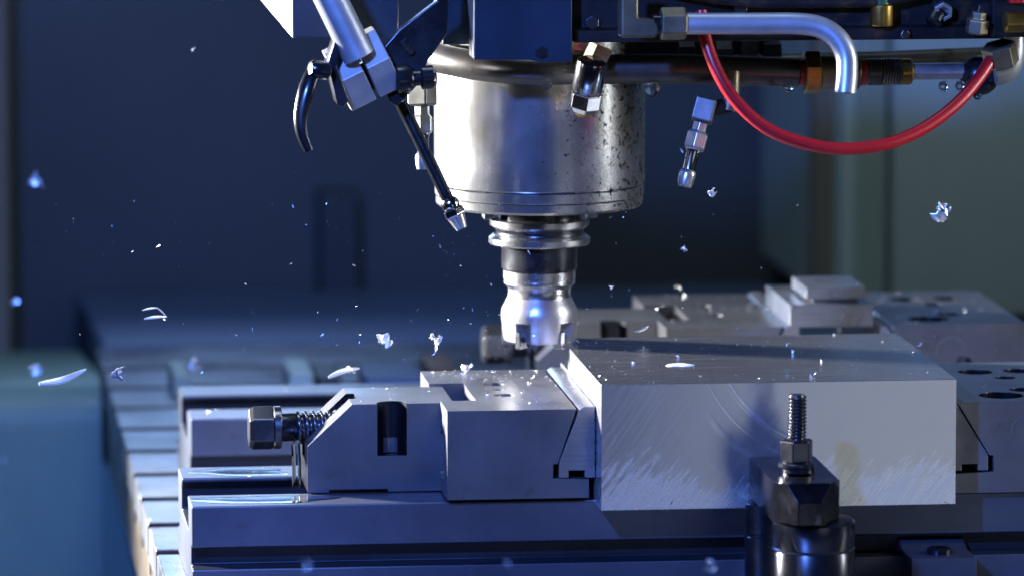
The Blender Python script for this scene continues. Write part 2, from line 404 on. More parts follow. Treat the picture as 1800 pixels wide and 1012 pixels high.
# low blocks standing at the rear of the table, out of focus
for k, (p0, p1, y1, y2, m_) in enumerate(((302, 332, 652, 690, 'teal_dark'), (505, 548, 648, 680, 'teal'), (556, 596, 656, 690, 'wall_dark'), (752, 800, 640, 690, 'rust'), (640, 742, 656, 690, 'cover'))):
    a, c = P(p0, y2, Y=900), P(p1, y1, Y=900)
    b = BM(); box(b, a.x, c.x, 880, 960, TZ+0.2, c.z)
    REARB.append((b, m_, (a.x+20, 900, TZ)))

# ------------------------------------------------------------------ T-slot table
tbl = thing('machine_table', (100, 400, -205), 'grey slotted iron machine table with long T-slots under both vises', 'table')
slots = [87+106.6*k for k in range(-2, 10)]
TX0, TX1 = -270.5, 560
ys = [-200]+slots+[1165]
for i in range(len(ys)-1):
    a, c = ys[i]+(9 if i else 0), ys[i+1]-(9 if i < len(ys)-2 else 0)
    b = BM(); box(b, TX0, TX1, a, c, -158, TZ)
    b.normal_update(); bmesh.ops.recalc_face_normals(b, faces=b.faces)
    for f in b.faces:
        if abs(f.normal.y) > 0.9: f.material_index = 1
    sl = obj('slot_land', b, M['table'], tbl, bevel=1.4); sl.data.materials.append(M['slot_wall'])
b = BM(); box(b, TX0+1.5, TX1, -199, 1164, -205, -172)
obj('table_body', b, M['table_end'], tbl, bevel=1)
for i in range(len(ys)-1):
    a, c = ys[i]+(15 if i else 0), ys[i+1]-(15 if i < len(ys)-2 else 0)
    b = BM(); box(b, TX0+1.5, TX1, a, c, -172, -158.01)
    obj('slot_neck', b, M['table_end'], tbl)
b = BM(); box(b, TX0+25, TX1-20, -150, 1100, -480, -205.2); struct('saddle', b, M['wall_dark'])

for (b, m_, base), lab in zip(REARB, ('narrow grey green stop block far left at the back of the table', 'grey green stop block second from left at the back of the table', 'dark narrow block behind the farther vise bed',
        'rusty brown block behind the farther vise screw', 'long low blue rail block behind the farther vise bed')):
    tag(obj('stop_block', b, M[m_], None, base, bevel=2), lab, 'block', 'blurred blocks at the rear of the table')

# ------------------------------------------------------------------ vises
def vise(dx, dy, jx, fx, label, group, front=True):
    """dx,dy move the bed; jx is the movable jaw's travel; fx the fixed jaw's"""
    Yc = 110+dy
    v = thing('machine_vise', (100+dx, Yc, TZ), label, 'vise', group)
    # bed: U-profile extruded along x
    prof = [(26, -135), (26, -117.2), (44, -117.2), (44, -104.6), (32, -104.6), (32, -78), (76, -78), (76, -80.5), (70, -86), (70, -99),
            (150, -99), (150, -86), (144, -80.5), (144, -78), (188, -78), (188, -104.6), (176, -104.6), (176, -117.2), (194, -117.2), (194, -135)]
    b = BM(); prism(b, [(p[0]+dy, p[1]) for p in prof], -256+dx, 430+dx, 'x')
    b.normal_update()
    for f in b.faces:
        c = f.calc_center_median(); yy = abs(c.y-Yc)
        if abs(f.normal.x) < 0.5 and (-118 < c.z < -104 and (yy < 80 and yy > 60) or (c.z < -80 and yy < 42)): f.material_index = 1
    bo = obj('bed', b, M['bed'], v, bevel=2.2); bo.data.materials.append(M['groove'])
    # movable jaw
    x0 = -94.5+jx
    def pf(px, py):      # a front-face point of the photograph's front vise, moved along
        p = P(px, py, Y=26); return (p.x+jx, p.z)
    q1 = pf(980, 815); q2 = pf(979, 838); q3 = (-4.5+jx, pf(1050, 841)[1])
    jaw = BM(); prism(jaw, [(x0, -75.8), (x0, -19), (-12.5+jx, -19), q1, (q1[0]-2.6, q1[1]), (q2[0]-2.6, q2[1]-0.8), (q2[0], q2[1]-0.8), q3, (-4.5+jx, -75.8)], 26+dy, 203+dy, 'y')
    cs = [bx(x0-5, -71.8+jx, 70+dy, 146+dy, -100, 0)]
    for px, py, r in ((868, 675, 6.7), (875, 684.5, 3.2), (886, 694, 6.7)):
        p = P(px, py, Z=-19); cs.append(cyl((p.x+jx, p.y+dy, -60), (0, 0, 1), r, 60))
    cs.append(cyl((x0-8, 60+dy, -52), (1, 0, 0), 16, 10.5))
    jaw = cut(jaw, cs)
    j = obj('movable_jaw', jaw, M['steel'], v, bevel=1.5)
    # wedge-shaped jaw plate with a notch underneath
    zb = pf(1050, 838.5)[1]
    n0, n1 = pf(1000, 835)[0], pf(1028, 835)[0]
    pts = [(-10.6+jx, -19.4), (-7.6+jx, -17.6), (-0.5+jx, -17.6), (-0.5+jx, zb), (n1, zb), (n1, zb+4.6), (n0, zb+4.6), (n0, zb), (q1[0]+0.9, zb), (q1[0]+0.9, q1[1]+1.2)]
    b = BM(); prism(b, pts, 26.4+dy, 202.6+dy, 'y')
    jp = obj('jaw_plate', b, M['top_steel'], j, bevel=0.5)
    if front:
        for py in (737, 757, 776, 796, 815):
            p = P(1047.5, py, Y=26.2)
            b = cyl((p.x, 26.6, p.z), (0, -1, 0), 1.1, 0.5, 12); obj('recess_dot', b, M['black'], jp)  # black discs stand in for the shade of small recesses
    # screw carrier between the jaw's fork arms
    cx = P(689, 712, Y=72).x+jx
    n = BM(); prism(n, [(-179.4+jx, -77.2), (-179.4+jx, -47.2), (-150.9+jx, -20.6), (-86+jx, -20.6), (-86+jx, -77.2)], 72+dy, 144+dy, 'y')
    n = cut(n, [bx(-190+jx, -146+jx, 96.5+dy, 119.5+dy, -60, 10), cyl((cx, 74.5+dy, -54), (0, 0, 1), 9.8, 60, 40), cyl((cx, 79+dy, -74), (0, 0, 1), 6.4, 30, 32),
                bx(-180+jx+14, -128+jx, 60+dy, 160+dy, -80, -75.4)])
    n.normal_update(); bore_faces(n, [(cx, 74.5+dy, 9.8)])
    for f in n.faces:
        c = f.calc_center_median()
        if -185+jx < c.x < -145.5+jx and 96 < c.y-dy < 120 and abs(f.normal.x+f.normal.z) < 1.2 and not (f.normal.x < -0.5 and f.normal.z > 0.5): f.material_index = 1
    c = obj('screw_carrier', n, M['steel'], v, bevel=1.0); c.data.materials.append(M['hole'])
    b = BM()
    for k in range(6):
        z = -54.4-1.8*k
        lathe(b, [(6.5, z-0.6), (5.4, z), (6.5, z+0.6)], (cx, 79+dy, 0), n=24, cap=False)
    obj('threaded_bore', b, M['hole'], c)
    # clamping screw
    bY, bZ = 108+dy, -40.2
    b = BM(); lathe(b, [(9.5, 0), (12.2, 0.15), (14.3, 3), (14.3, 16)], (-215+jx, bY, bZ), (1, 0, 0), 6, rot=R(0))
    # turn the hexagon so a corner faces the door
    h = obj('hex_head', b, M['bolt'], v, smooth=20, bevel=0.9)
    b = BM(); lathe(b, [(13.2, 0), (13.9, 0.7), (13.9, 4.6), (13.2, 5.2)], (-199+jx, bY, bZ), (1, 0, 0), 40); obj('flange', b, M['bolt'], h)
    b = BM(); lathe(b, [(9.2, 0), (9.2, 9), (8.2, 10.5), (8.2, 14)], (-193.8+jx, bY, bZ), (1, 0, 0), 32); s = obj('screw_shank', b, M['black'], v)
    b = BM(); thread(b, 8.2, 10.9, 5.0, 52, (-186+jx, bY, bZ), (1, 0, 0), 28, 8); obj('screw_thread', b, M['bolt'], s)
    # fixed jaw
    fp = lambda px, py: (P(px, py, Y=26).x+fx, P(px, py, Y=26).z)
    g1 = fp(1740, 800); g2 = fp(1741, 828); gb = fp(1700, 830)
    f = BM(); prism(f, [(330+fx, -77.6), (330+fx, -19), (236+fx, -19), (233.8+fx, -21.5), g1, (g1[0]+2.2, g1[1]), (g2[0]+2.2, g2[1]), (228+fx, gb[1]-1), (228+fx, -77.6)], 26+dy, 203+dy, 'y')
    cs = []; hs = []
    for px, py, r in ((1714, 653, 11.5), (1767, 663, 7), (1790, 651, 10), (1760, 694, 14.5), (1797, 684, 8.5)):
        p = P(px, py, Z=-19); cs.append(cyl((p.x+fx, p.y+dy, -50), (0, 0, 1), r, 60, 40)); hs.append((p.x+fx, p.y+dy, r))
    p = P(1805, 758, Y=26)
    if not front:
        cs.append(cyl((P(1695, 640, Y=26+dy).x, 20+dy, P(1695, 641, Y=26+dy).z), (0, 1, 0), 6, 26, 32))
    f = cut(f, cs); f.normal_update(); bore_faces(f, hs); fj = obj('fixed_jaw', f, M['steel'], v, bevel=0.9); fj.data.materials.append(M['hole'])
    b = BM(); lathe(b, [(9.9, 0.0), (9.9, 0.12), (10.7, 0.12), (10.7, 0.0)], (p.x+fx, 26+dy, p.z), (0, -1, 0), 48, cap=False); obj('engraved_ring', b, M['etch'], fj)
    zb = fp(1700, 827)[1]; m0, m1 = fp(1691, 825)[0], fp(1719, 825)[0]
    pts = [(226.9+fx, zb), (226.9+fx, -19.8), (231.2+fx, -19.8), (233+fx, -22), (g1[0]-1, g1[1]+1), (g1[0]-1, zb), (m1, zb), (m1, zb+4.2), (m0, zb+4.2), (m0, zb)]
    b = BM(); prism(b, pts, 26.4+dy, 202.6+dy, 'y'); obj('jaw_plate', b, M['etch'], fj, bevel=0.5)
    return v
vise(0, 0, 0, 0, 'nearer grey steel machine vise gripping the large aluminium block', 'machine vises on the table')
vise(20, 365, 190, 20, 'farther blurred steel machine vise holding a small stepped workpiece', 'machine vises on the table', front=False)

# ------------------------------------------------------------------ workpieces
SX, SY = -16.0, 198.0          # spindle axis
wk = BM(); box(wk, 0, 226.5, 0, 214, -80, 0)
wk = cut(wk, [cyl((SX, SY, -2.6), (0, 0, 1), 25.6, 20, 64), bx(-10, 7, 172.5, 230, -16, 5)])
for vtx in wk.verts: pass
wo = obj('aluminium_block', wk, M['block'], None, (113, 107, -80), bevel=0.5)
tag(wo, 'large sawn silver aluminium block clamped in the nearer vise under the cutter', 'workpiece')

ws = thing('stepped_workpiece', (250, 470, -80), 'small bright aluminium workpiece with a raised block on top in the farther vise', 'workpiece')
def front_at(px, py, Y): return P(px, py, Y=Y)
a = front_at(1388, 536, 391); c = front_at(1535, 574, 391)
b = BM(); box(b, a.x, c.x, 391, 500, c.z, a.z); obj('lower_step', b, M['top_steel'], ws, bevel=1)
a2 = front_at(1417, 506, 398); c2 = front_at(1522, 525, 398)
b = BM(); box(b, a2.x, c2.x, 398, 462, c2.z, a2.z); obj('upper_step', b, M['top_steel'], ws, bevel=0.8)
b = BM(); box(b, a2.x+6, c2.x-6, 404, 458, a.z-0.2, c2.z+0.3); obj('undercut_neck', b, M['steel'], ws)

# ------------------------------------------------------------------ spindle, holder, cutter
sp = thing('spindle_nose', (SX, SY, 91), 'large scratched bright steel spindle nose above the cutter', 'spindle')
b = BM(); lathe(b, [(60, 91.5), (66.5, 91.5), (68.2, 93.2), (68.2, 98), (67, 98.4)], (SX, SY, 0), n=128, cap=False); lathe(b, [(60, 91.5), (34, 92.5), (34, 120)], (SX, SY, 0), n=128, cap=False)
obj('end_ring', b, M['spindle'], sp, smooth=25)
b = BM(); lathe(b, [(67, 98.4), (68.6, 98.9), (68.9, 99.3), (68.9, 104.8), (68.3, 105.3), (67, 105.4)], (SX, SY, 0), n=128, cap=False); obj('clamp_ring', b, M['spindle'], sp, smooth=25)
b = BM(); lathe(b, [(67, 105.6), (68.6, 106.2), (69.3, 107), (69.3, 300), (0, 300)], (SX, SY, 0), n=128, cap=False); obj('housing', b, M['spindle'], sp)

th = thing('tool_holder', (SX, SY, 60), 'turned steel tool holder with grooved flange and black collar under the spindle', 'tool holder')
b = BM(); lathe(b, [(26, 82.6), (31.8, 82.6), (32.8, 81.8), (32.8, 78.2), (30.2, 76.2), (26, 76.2)], (SX, SY, 0), n=96)
fo = obj('flange', b, M['polished'], th, smooth=25)
b = BM(); lathe(b, [(26, 72.0), (30.4, 72.0), (33.4, 69.8), (33.4, 66.4), (32.6, 65.5), (26, 65.5)], (SX, SY, 0), n=96); obj('flange', b, M['polished'], th, smooth=25)
b = BM(); lathe(b, [(29.2, 76.1), (28.9, 75.6), (28.9, 72.6), (29.2, 72.1)], (SX, SY, 0), n=96); obj('gripper_groove', b, M['black'], fo)  # real groove, blackened so its shade is in the colour
b = BM(); lathe(b, [(27, 92), (26.4, 82.7)], (SX, SY, 0), n=96); obj('shadowed_taper', b, M['black'], th)  # black colour stands in for the shadow between spindle and flange
for s in (-1, 1):
    b = BM(); box(b, SX+s*31, SX+s*37.5, SY-8, SY+8, 82.5, 92); obj('drive_key', b, M['steel'], th, bevel=0.8)
b = BM(); lathe(b, [(24, 65.3), (25, 64.6), (25, 49.6), (24.2, 48.7)], (SX, SY, 0), n=96); obj('collar', b, M['black'], th)
b = BM(); lathe(b, [(23, 48.6), (23.8, 48), (23.8, 42.5), (23, 41.6), (23.4, 41.2), (23.4, 39.6), (20.9, 36.5), (20.5, 33.5), (21, 30.6)], (SX, SY, 0), n=96); obj('shank_nose', b, M['polished'], th, smooth=25)

fm = thing('face_mill', (SX, SY, -2), 'round face mill cutter at the tip of the tool holder, biting the block corner', 'milling cutter')
body = BM(); lathe(body, [(10, 30.5), (21, 30.5), (22.6, 27), (25, 22.4), (25.4, 18), (24.9, 12), (24.2, 6), (23.4, 2), (21.5, 0.8), (8, 0.8)], (SX, SY, 0), n=96)
cs = []
NI = 5
for k in range(NI):
    a = R(-132+72*k); d = Vector((math.cos(a), math.sin(a), 0)); t = Vector((-d.y, d.x, 0))
    c = BM(); mt = Matrix((d, t, Vector((0, 0, 1)))).transposed().to_4x4(); mt.translation = Vector((SX, SY, 0))
    vs = prism(c, [(16, -1.5), (40, -1.5), (40, 9), (24, 10), (17, 6)], -6, 15, 'z')
    bmesh.ops.transform(c, matrix=mt, verts=c.verts); cs.append(c)
body = cut(body, cs)
fb = obj('cutter_body', body, M['satin'], fm)
for k in range(NI):
    a = R(-132+72*k); d = Vector((math.cos(a), math.sin(a), 0)); t = Vector((-d.y, d.x, 0))
    mt = Matrix((d, t, Vector((0, 0, 1)))).transposed().to_4x4(); mt.translation = Vector((SX, SY, 0))
    c = BM(); prism(c, [(16.8, -2.0), (24.6, -2.2), (25.4, -1.2), (25.6, 9), (17, 9.5)], -1.4, 1.8, 'y')
    bmesh.ops.transform(c, matrix=mt, verts=c.verts)
    i = obj('cutting_insert', c, M['carbide'], fm, bevel=0.3)
    c = cyl((21, 1.8, 4), (0, 1, 0), 2.0, 0.5, 16); bmesh.ops.transform(c, matrix=mt, verts=c.verts); obj('insert_screw', c, M['black'], i)

# ------------------------------------------------------------------ strap clamp in front of the block
cl = thing('strap_clamp', (P(1400, 800, Y=-63).x, -63, TZ), 'black strap clamp with threaded stud and nut in front of the block', 'clamp')
zt = P(1420, 849, Y=-108).z
fl, fr = P(1363, 849, Y=-108).x, P(1481, 849, Y=-108).x
xm = (fl+fr)/2
b = BM()
A = [(xm-8, -116), (xm+7, -116), (fr, -97), (fr, -3), (fl, -3), (fl, -97)]
T = [(xm-14, -108), (xm+14, -108), (fr, -97), (fr, -3), (fl, -3), (fl, -97)]
V0 = [b.verts.new((x, y, zt-25)) for x, y in A]; V1 = [b.verts.new((x, y, zt-11)) for x, y in A]; V2 = [b.verts.new((x, y, zt)) for x, y in T]
b.faces.new(V0); b.faces.new(V2)
for U, W in ((V0, V1), (V1, V2)):
    for i in range(6): b.faces.new((U[i], U[(i+1) % 6], W[(i+1) % 6], W[i]))
stx = P(1400, 840, Y=-63).x
b = cut(b, [bx(stx-7, stx+7, -83, -43, zt-40, zt+5)])
st = obj('strap', b, M['dirty_black'], cl, bevel=1.5, seg=3)
zs = P(1400, 696, Y=-63).z
b = BM(); thread(b, 4.8, 6.1, 2.2, zs-(zt-30), (stx, -63, zt-30), (0, 0, 1), 20, 6); lathe(b, [(5.2, 0), (4.6, 1.2), (0, 1.2)], (stx, -63, zs), n=20)
obj('stud', b, M['stud'], cl)
b = BM(); lathe(b, [(9, 0), (10.4, 0.9), (10.4, 13.4), (9, 14.4)], (stx, -63, zt+6.2), (0, 0, 1), 6, rot=R(8)); obj('hex_nut', b, M['stud'], cl, smooth=20, bevel=0.9)
b = BM(); lathe(b, [(11, 0), (11.6, 0.5), (11.6, 2.4), (11, 2.9)], (stx, -63, zt+3.2), n=40); obj('washer', b, M['stud'], cl)
b = BM(); lathe(b, [(10.2, 0), (10.2, 3)], (stx+1, -63, zt+0.1), n=40); obj('washer', b, M['black'], cl)
pc = P(1430, 940, Y=-86)
zp = zt-25.2
b = BM(); lathe(b, [(20, 0), (24.2, -0.6), (25.6, -2.2), (25.6, -17), (24.6, -18.4), (24.6, -19.6), (25.4, -20.6), (25.4, TZ-zp)], (pc.x, -86, zp), n=72)
po = obj('support_post', b, M['post'], cl)
b = BM(); lathe(b, [(25.2, -17.4), (25.9, -18.2), (25.2, -19.4)], (pc.x, -86, zp), n=72, cap=False); obj('groove_ring', b, M['stud'], po)
pr = P(1339, 900, Y=-13)
zr = P(1339, 884, Y=-23).z
b = BM(); lathe(b, [(8.6, 0), (10.6, -1.5), (10.6, -20), (10.0, -20.6), (10.0, -21.8), (10.8, -22.6), (10.8, TZ-zr)], (pr.x, -13, zr), n=48); obj('heel_post', b, M['black'], cl)
# low claw at the flange of the vise bed
c0, c1 = P(1602, 981, Y=-4), P(1717, 981, Y=-4)
b = BM(); prism(b, [(-4, TZ), (-4, c0.z), (30, c0.z), (43, c0.z+6), (43, TZ+18.5), (24, TZ+18.5), (24, TZ)], c0.x, c1.x, 'x')
cw = thing('clamp_claw', (c0.x+20, 10, TZ), 'low dark steel claw holding down the nearer vise right of the round post', 'clamp')
cwb = obj('claw_body', b, M['bed'], cw, bevel=0.8)
b = BM(); lathe(b, [(7.6, 0), (8, 0.5), (8, 5), (7, 5.8), (4.4, 5.8), (4.4, 2), (0, 2)], ((c0.x+c1.x)/2, 13, c0.z-2.0), n=32); obj('claw_screw', b, M['black'], cw)

# ------------------------------------------------------------------ head covers above the spindle
hc = thing('head_cover', (P(920, 60, Y=80).x, 85, 200), 'navy painted sheet cover hanging in front of the spindle', 'cover')
a, c = P(833, 106, Y=48), P(1006, 110, Y=48)
b = BM(); prism(b, [(a.x, a.z), (c.x-26, a.z-0.6), (c.x-20, c.z), (c.x, c.z), (c.x, 330), (a.x, 330)], 48, 78, 'y')
hp = obj('front_panel', b, M['navy'], hc, bevel=1.2)
e0, e1, e2, e3 = P(817, -40, Y=80), P(838, -40, Y=66), P(836, 100, Y=66), P(829, 88, Y=80)
b = BM()
va = [b.verts.new(p) for p in (P(818, -40, Y=95), P(833, -40, Y=47.5), P(832, 102, Y=47.5), P(829, 92, Y=95))]
vb = [b.verts.new(v.co+Vector((1.6, 1.5, 0))) for v in va]
b.faces.new(va); b.faces.new(vb[::-1])
for i in range(4): b.faces.new((va[i], va[(i+1) % 4], vb[(i+1) % 4], vb[i]))
obj('side_flange', b, M['chrome_dull'], hp)
b = cyl(P(951, 92, Y=48.5), (0, -1, 0), 4.2, 2.2, 6); obj('bolt_head', b, M['black'], hp, smooth=20, bevel=0.4)
a, c = P(778, 79, Y=100), P(832, 79, Y=100)
b = BM(); box(b, a.x, c.x-1, 100, 128, a.z, 330); obj('side_panel', b, M['navy'], hc, bevel=1)

lc = thing('guard_plate', (P(500, 40, Y=120).x, 130, 230), 'dark navy guard plate with bright slanted left end at top left', 'plate')
a, c, e = P(514, 67, Y=110), P(700, 72, Y=110), P(458, 2, Y=190)
b = BM(); prism(b, [(a.x, a.z), (c.x, a.z-1), (c.x, 330), (a.x, 330)], 110, 118, 'y'); obj('front_sheet', b, M['navy'], lc, bevel=0.8)
b = BM()
q = [Vector((a.x, 109.8, a.z)), Vector((a.x, 109.8, 330)), Vector((a.x-26, 300, 330)), P(456, -8, Y=300)]
q[3] = P(458, 0, Y=235); q[2] = Vector((q[3].x, 235, 330))
va = [b.verts.new(p) for p in q]; vb = [b.verts.new(p+Vector((1.8, 0.6, 0))) for p in q]
b.faces.new(va); b.faces.new(vb[::-1])
for i in range(4): b.faces.new((va[i], va[(i+1) % 4], vb[(i+1) % 4], vb[i]))
obj('end_sheet', b, M['chrome_dull'], lc)

# dark mounting plate, pipe clamp and lever at the left of the spindle
mp = thing('pipe_bracket', (P(650, 120, Y=60).x, 55, 190), 'split steel clamp block on a black bracket left of the spindle', 'bracket')
poly = [(775, -60), (768, 2), (702, 52), (664, 96), (668, 128), (684, 178), (698, 188), (736, 148), (752, 108), (786, 60), (792, -60)]
b = BM(); prism(b, [(P(x, y, Y=40).x, P(x, y, Y=40).z) for x, y in poly], 40, 47, 'y'); bp = obj('bracket_plate', b, M['black'], mp, bevel=0.9)
b = BM(); tube(b, [P(709, 72, Y=39), P(724, 95, Y=39)], 2.4, 10); obj('slot_pin', b, M['stud'], bp)
d = (P(655, 102, Y=40)-P(605, 0, Y=40)).normalized()         # rod direction, down and right
vr = Vector((0, 1, 0)).cross(d).normalized()
if vr.x < 0: vr = -vr
wv = Vector((0, -1, 0))
o0 = P(641, 122, Y=28)
def facet(name, v0, v1, m, par):
    b = BM(); sec = [(-20, -22), (-19, -6), (0, 5.5), (21, -5), (21, -22)]
    pts = [[b.verts.new(o0+d*u+wv*w_+vr*v) for u, w_ in sec] for v in (v0, v1)]
    n = len(sec); b.faces.new(pts[0]); b.faces.new(pts[1][::-1])
    for i in range(n): b.faces.new((pts[0][i], pts[0][(i+1) % n], pts[1][(i+1) % n], pts[1][i]))
    return obj(name, b, m, par, bevel=0.7)
facet('clamp_half', -18.5, -1.3, M['clampsteel'], mp); facet('clamp_half', 1.3, 17, M['clampsteel'], mp)
b = BM(); box(b, -16, 15, 0, 8, -24, -6)
bmesh.ops.transform(b, matrix=Matrix((vr, Vector((0, 1, 0)), -d)).transposed().to_4x4(), verts=b.verts); bmesh.ops.translate(b, verts=b.verts, vec=o0+Vector((0, 18, 0))+d*-8)
obj('clamp_bridge', b, M['black'], mp)
poly = [(594, 52), (606, 52), (592, 118), (614, 176), (604, 190), (592, 184), (574, 112)]
b = BM(); prism(b, [(P(x, y, Y=20).x, P(x, y, Y=20).z) for x, y in poly], 18, 44, 'y'); ch = obj('side_cheek', b, M['black'], mp, bevel=1.2)
b = BM(); lathe(b, [(7, 0), (9, 1.5), (9, 9), (7.5, 11), (5, 11.5), (5, 16), (7.5, 17), (7.5, 24), (5, 26)], P(694, 140, Y=34), (1, 0.05, 0.05), 20); obj('clamp_knob', b, M['black'], mp)
lv = thing('clamp_lever', (P(553, 125, Y=15).x, 15, 170), 'curved black clamp lever hooking downward beside the split block', 'lever')
pts = [P(x, y, Y=Y) for x, y, Y in ((566, 120, 14), (551, 128, 10), (537, 165, 6), (529, 205, 4), (531, 236, 3), (543, 266, 2))]
pth = smooth_path(pts, 8); nn = len(pth)
b = BM(); tube(b, pth, [max(2.0, 5.6-3.0*abs(i/nn-0.35)*1.4) for i in range(nn)], 14, sx=0.75); obj('lever_arm', b, M['black'], lv)
b = BM(); lathe(b, [(0, -5), (4, -4.4), (6, -2), (6, 7), (4, 9)], P(556, 122, Y=8), (0.9, 0.3, -0.2), 24); obj('pivot_pin', b, M['black'], lv)
rd = P(600, -60, Y=32); b = BM(); b0 = o0+d*-9+wv*6
tube(b, [b0-d*120-Vector((0, 0, 0)), b0-d*60, b0], 10.2, 32)
tag(obj('support_rod', b, M['pipe'], None, tuple(b0), bevel=0.6), 'thick round steel rod leaning into the split clamp block', 'rod')

# ------------------------------------------------------------------ coolant ring pipe round the spindle and the line to the right
cr = thing('coolant_manifold_pipe', (SX, 115, 190), 'dark round coolant pipe curving past the spindle and running right', 'pipe')
zc = P(1000, 124, Y=112).z
pts = [(SX-78*math.sin(t), SY-83*math.cos(t), zc+8-8*math.cos(t)) for t in [R(x) for x in (112, 100, 88, 76, 64, 52, 40, 30, 20, 10, 0)]]
xe = P(1402, 128, Y=115).x
pts += [(SX+30, 115, zc), (SX+80, 115, zc), (xe, 115, P(1402, 128, Y=115).z)]
b = BM(); tube(b, smooth_path(pts, 4), 9.6, 28); obj('pipe_run', b, M['dark_pipe'], cr)
ze = P(1402, 128, Y=115).z
def xat(px): return P(px, 130, Y=115).x
def seg(name, p0, p1, r, m, n=28, par=cr, thr=False, rot=0, bev=0):
    b = BM(); x0, x1 = xat(p0), xat(p1)
    if thr: thread(b, r-0.8, r, 1.8, x1-x0, (x0, 115, ze), (1, 0, 0), n, 5)
    else: lathe(b, [(r-0.8, 0), (r, 0.8), (r, x1-x0-0.8), (r-0.8, x1-x0)], (x0, 115, ze), (1, 0, 0), n, rot)
    return obj(name, b, m, par, smooth=30, bevel=bev)
seg('red_seal', 1402, 1414, 8.6, M['red_dark']); seg('brass_union', 1413, 1440, 14.5, M['brass'], 6, rot=R(12), bev=0.6); seg('union_body', 1440, 1510, 11, M['dirty_brass'])
seg('red_seal', 1510, 1522, 8.8, M['red_dark']); seg('pipe_nipple', 1522, 1548, 8.8, M['dark_pipe']); seg('pipe_thread', 1548, 1582, 8.9, M['dark_pipe'], thr=True)
seg('brass_ferrule', 1582, 1602, 8.6, M['brass']); seg('nickel_tube', 1602, 1694, 5.4, M['chrome_dull'])
b = BM(); p = P(1722, 133, Y=115); lathe(b, [(0, -13)]+[(13*math.sin(R(t)), -13*math.cos(R(t))) for t in range(15, 180, 15)]+[(0, 13)], p, (0, -0.5, 1), 28); obj('ball_joint', b, M['black'], cr)
b = BM(); pe = [P(x, y, Y=100) for x, y in ((1748, 128), (1768, 122), (1778, 100), (1780, 60))]
tube(b, smooth_path(pe, 6), 8.5, 22); obj('elbow', b, M['pipe'], cr)
b = BM(); lathe(b, [(10, 0), (11.5, 1), (11.5, 14), (10, 15)], P(1762, 116, Y=78), (-0.25, -0.2, 0.95), 6, rot=R(20)); obj('hose_fitting', b, M['dirty_brass'], cr, smooth=20, bevel=0.5)
b = BM(); tube(b, [P(1340, 112, Y=165), P(1560, 106, Y=165), P(1800, 96, Y=165)], 6.0, 20)
tag(obj('rear_black_pipe', b, M['dark_pipe'], None, tuple(P(1560, 106, Y=165))), 'straight black pipe behind the brass fittings at upper right', 'pipe')

# dark manifold beam along the top right
mb = thing('manifold_beam', (P(1400, 40, Y=75).x, 90, 210), 'black oily cast manifold beam with rust spots across the top right', 'beam')
x0, x1 = P(1008, 60, Y=60).x, P(1766, 60, Y=60).x
zb0 = P(1300, 73, Y=60).z
b = BM(); prism(b, [(60, zb0), (60, zb0+7.5), (66, zb0+9), (66, 340), (130, 340), (130, zb0)], x0, x1, 'x'); mbo = obj('beam_body', b, M['black_rough'], mb, bevel=1.2)
b = BM(); box(b, x1-10, x1+60, 52, 120, P(1790, 66, Y=52).z, 340); obj('end_block', b, M['black_rough'], mb, bevel=2)
pn = P(1657, 19, Y=66)
b = BM(); lathe(b, [(3.6, 1.4), (3.6, -8), (6.2, -8), (6.4, -7.2), (6.4, 0)], pn, (0.12, 1, 0.06), 6, cap=False); lathe(b, [(3.6, -1), (0, -1)], pn, (0.12, 1, 0.06), 6, cap=False)
obj('hex_fitting', b, M['chrome_dull'], mb, smooth=20, bevel=0.4)
b = BM(); lathe(b, [(5, 0), (6, 1), (6, 9), (4.6, 10)], P(1640, 42, Y=60), (0.5, 0.5, 0.7), 14); obj('fitting_socket', b, M['black'], mb)
b = BM(); lathe(b, [(7, 0), (7.4, 1), (7.4, 13), (6, 14)], P(1549, 46, Y=58), (0, 0, 1), 16); gf = obj('brass_stub', b, M['brass'], mb)
b = BM(); lathe(b, [(6, 0), (6, 12)], P(1549, 14, Y=58), (0, 0, 1), 16); obj('green_cap', b, M['green'], gf)
for k, (px, r) in enumerate(((1190, 8), (1255, 9), (1300, 9), (1340, 8))):
    b = BM(); lathe(b, [(r-1, 0), (r, 1), (r, 11), (r-1, 12)], P(px, 92, Y=150), (1, 0, 0), 6, rot=R(15*k)); obj('rear_fitting', b, M['black_rough'], mb, smooth=20, bevel=0.5)
b = BM(); box(b, P(1010, 90, Y=140).x, P(1358, 90, Y=140).x, 150, 175, P(1100, 99, Y=150).z, P(1100, 60, Y=150).z); obj('rear_rail', b, M['black_rough'], mb)

for k, (px, py, r) in enumerate(((1040, 40, 5), (1300, 14, 5), (1440, 62, 3.4), (1590, 60, 3.4), (1730, 20, 6))):
    b = BM(); lathe(b, [(r*0.8, 0), (r, 0.6), (r, 3.4), (r*0.85, 4)], P(px, py, Y=66 if py < 50 else 60), (0, -1, 0), 6, rot=R(11*k)); obj('beam_bolt', b, M['stud'], mb, smooth=20, bevel=0.3)
b = BM(); tube(b, smooth_path([P(x, y, Y=56) for x, y in ((1180, -14), (1300, 4), (1420, 6), (1540, 4), (1620, -10))], 6), 3.2, 14); obj('lubricant_line', b, M['black_rough'], mb)
b = BM(); lathe(b, [(6.5, 0), (7.5, 1), (7.5, 9), (5, 10), (5, 14)], P(1716, 60, Y=50), (0.1, -0.1, 1), 6, rot=R(20)); obj('brass_stub', b, M['dirty_brass'], mb, smooth=20, bevel=0.4)
b = BM(); lathe(b, [(5, 0), (6.5, 0.8), (6.5, 12), (5, 13)], P(1765, 40, Y=46), (1, 0.1, 0), 16); obj('brass_stub', b, M['brass'], mb)
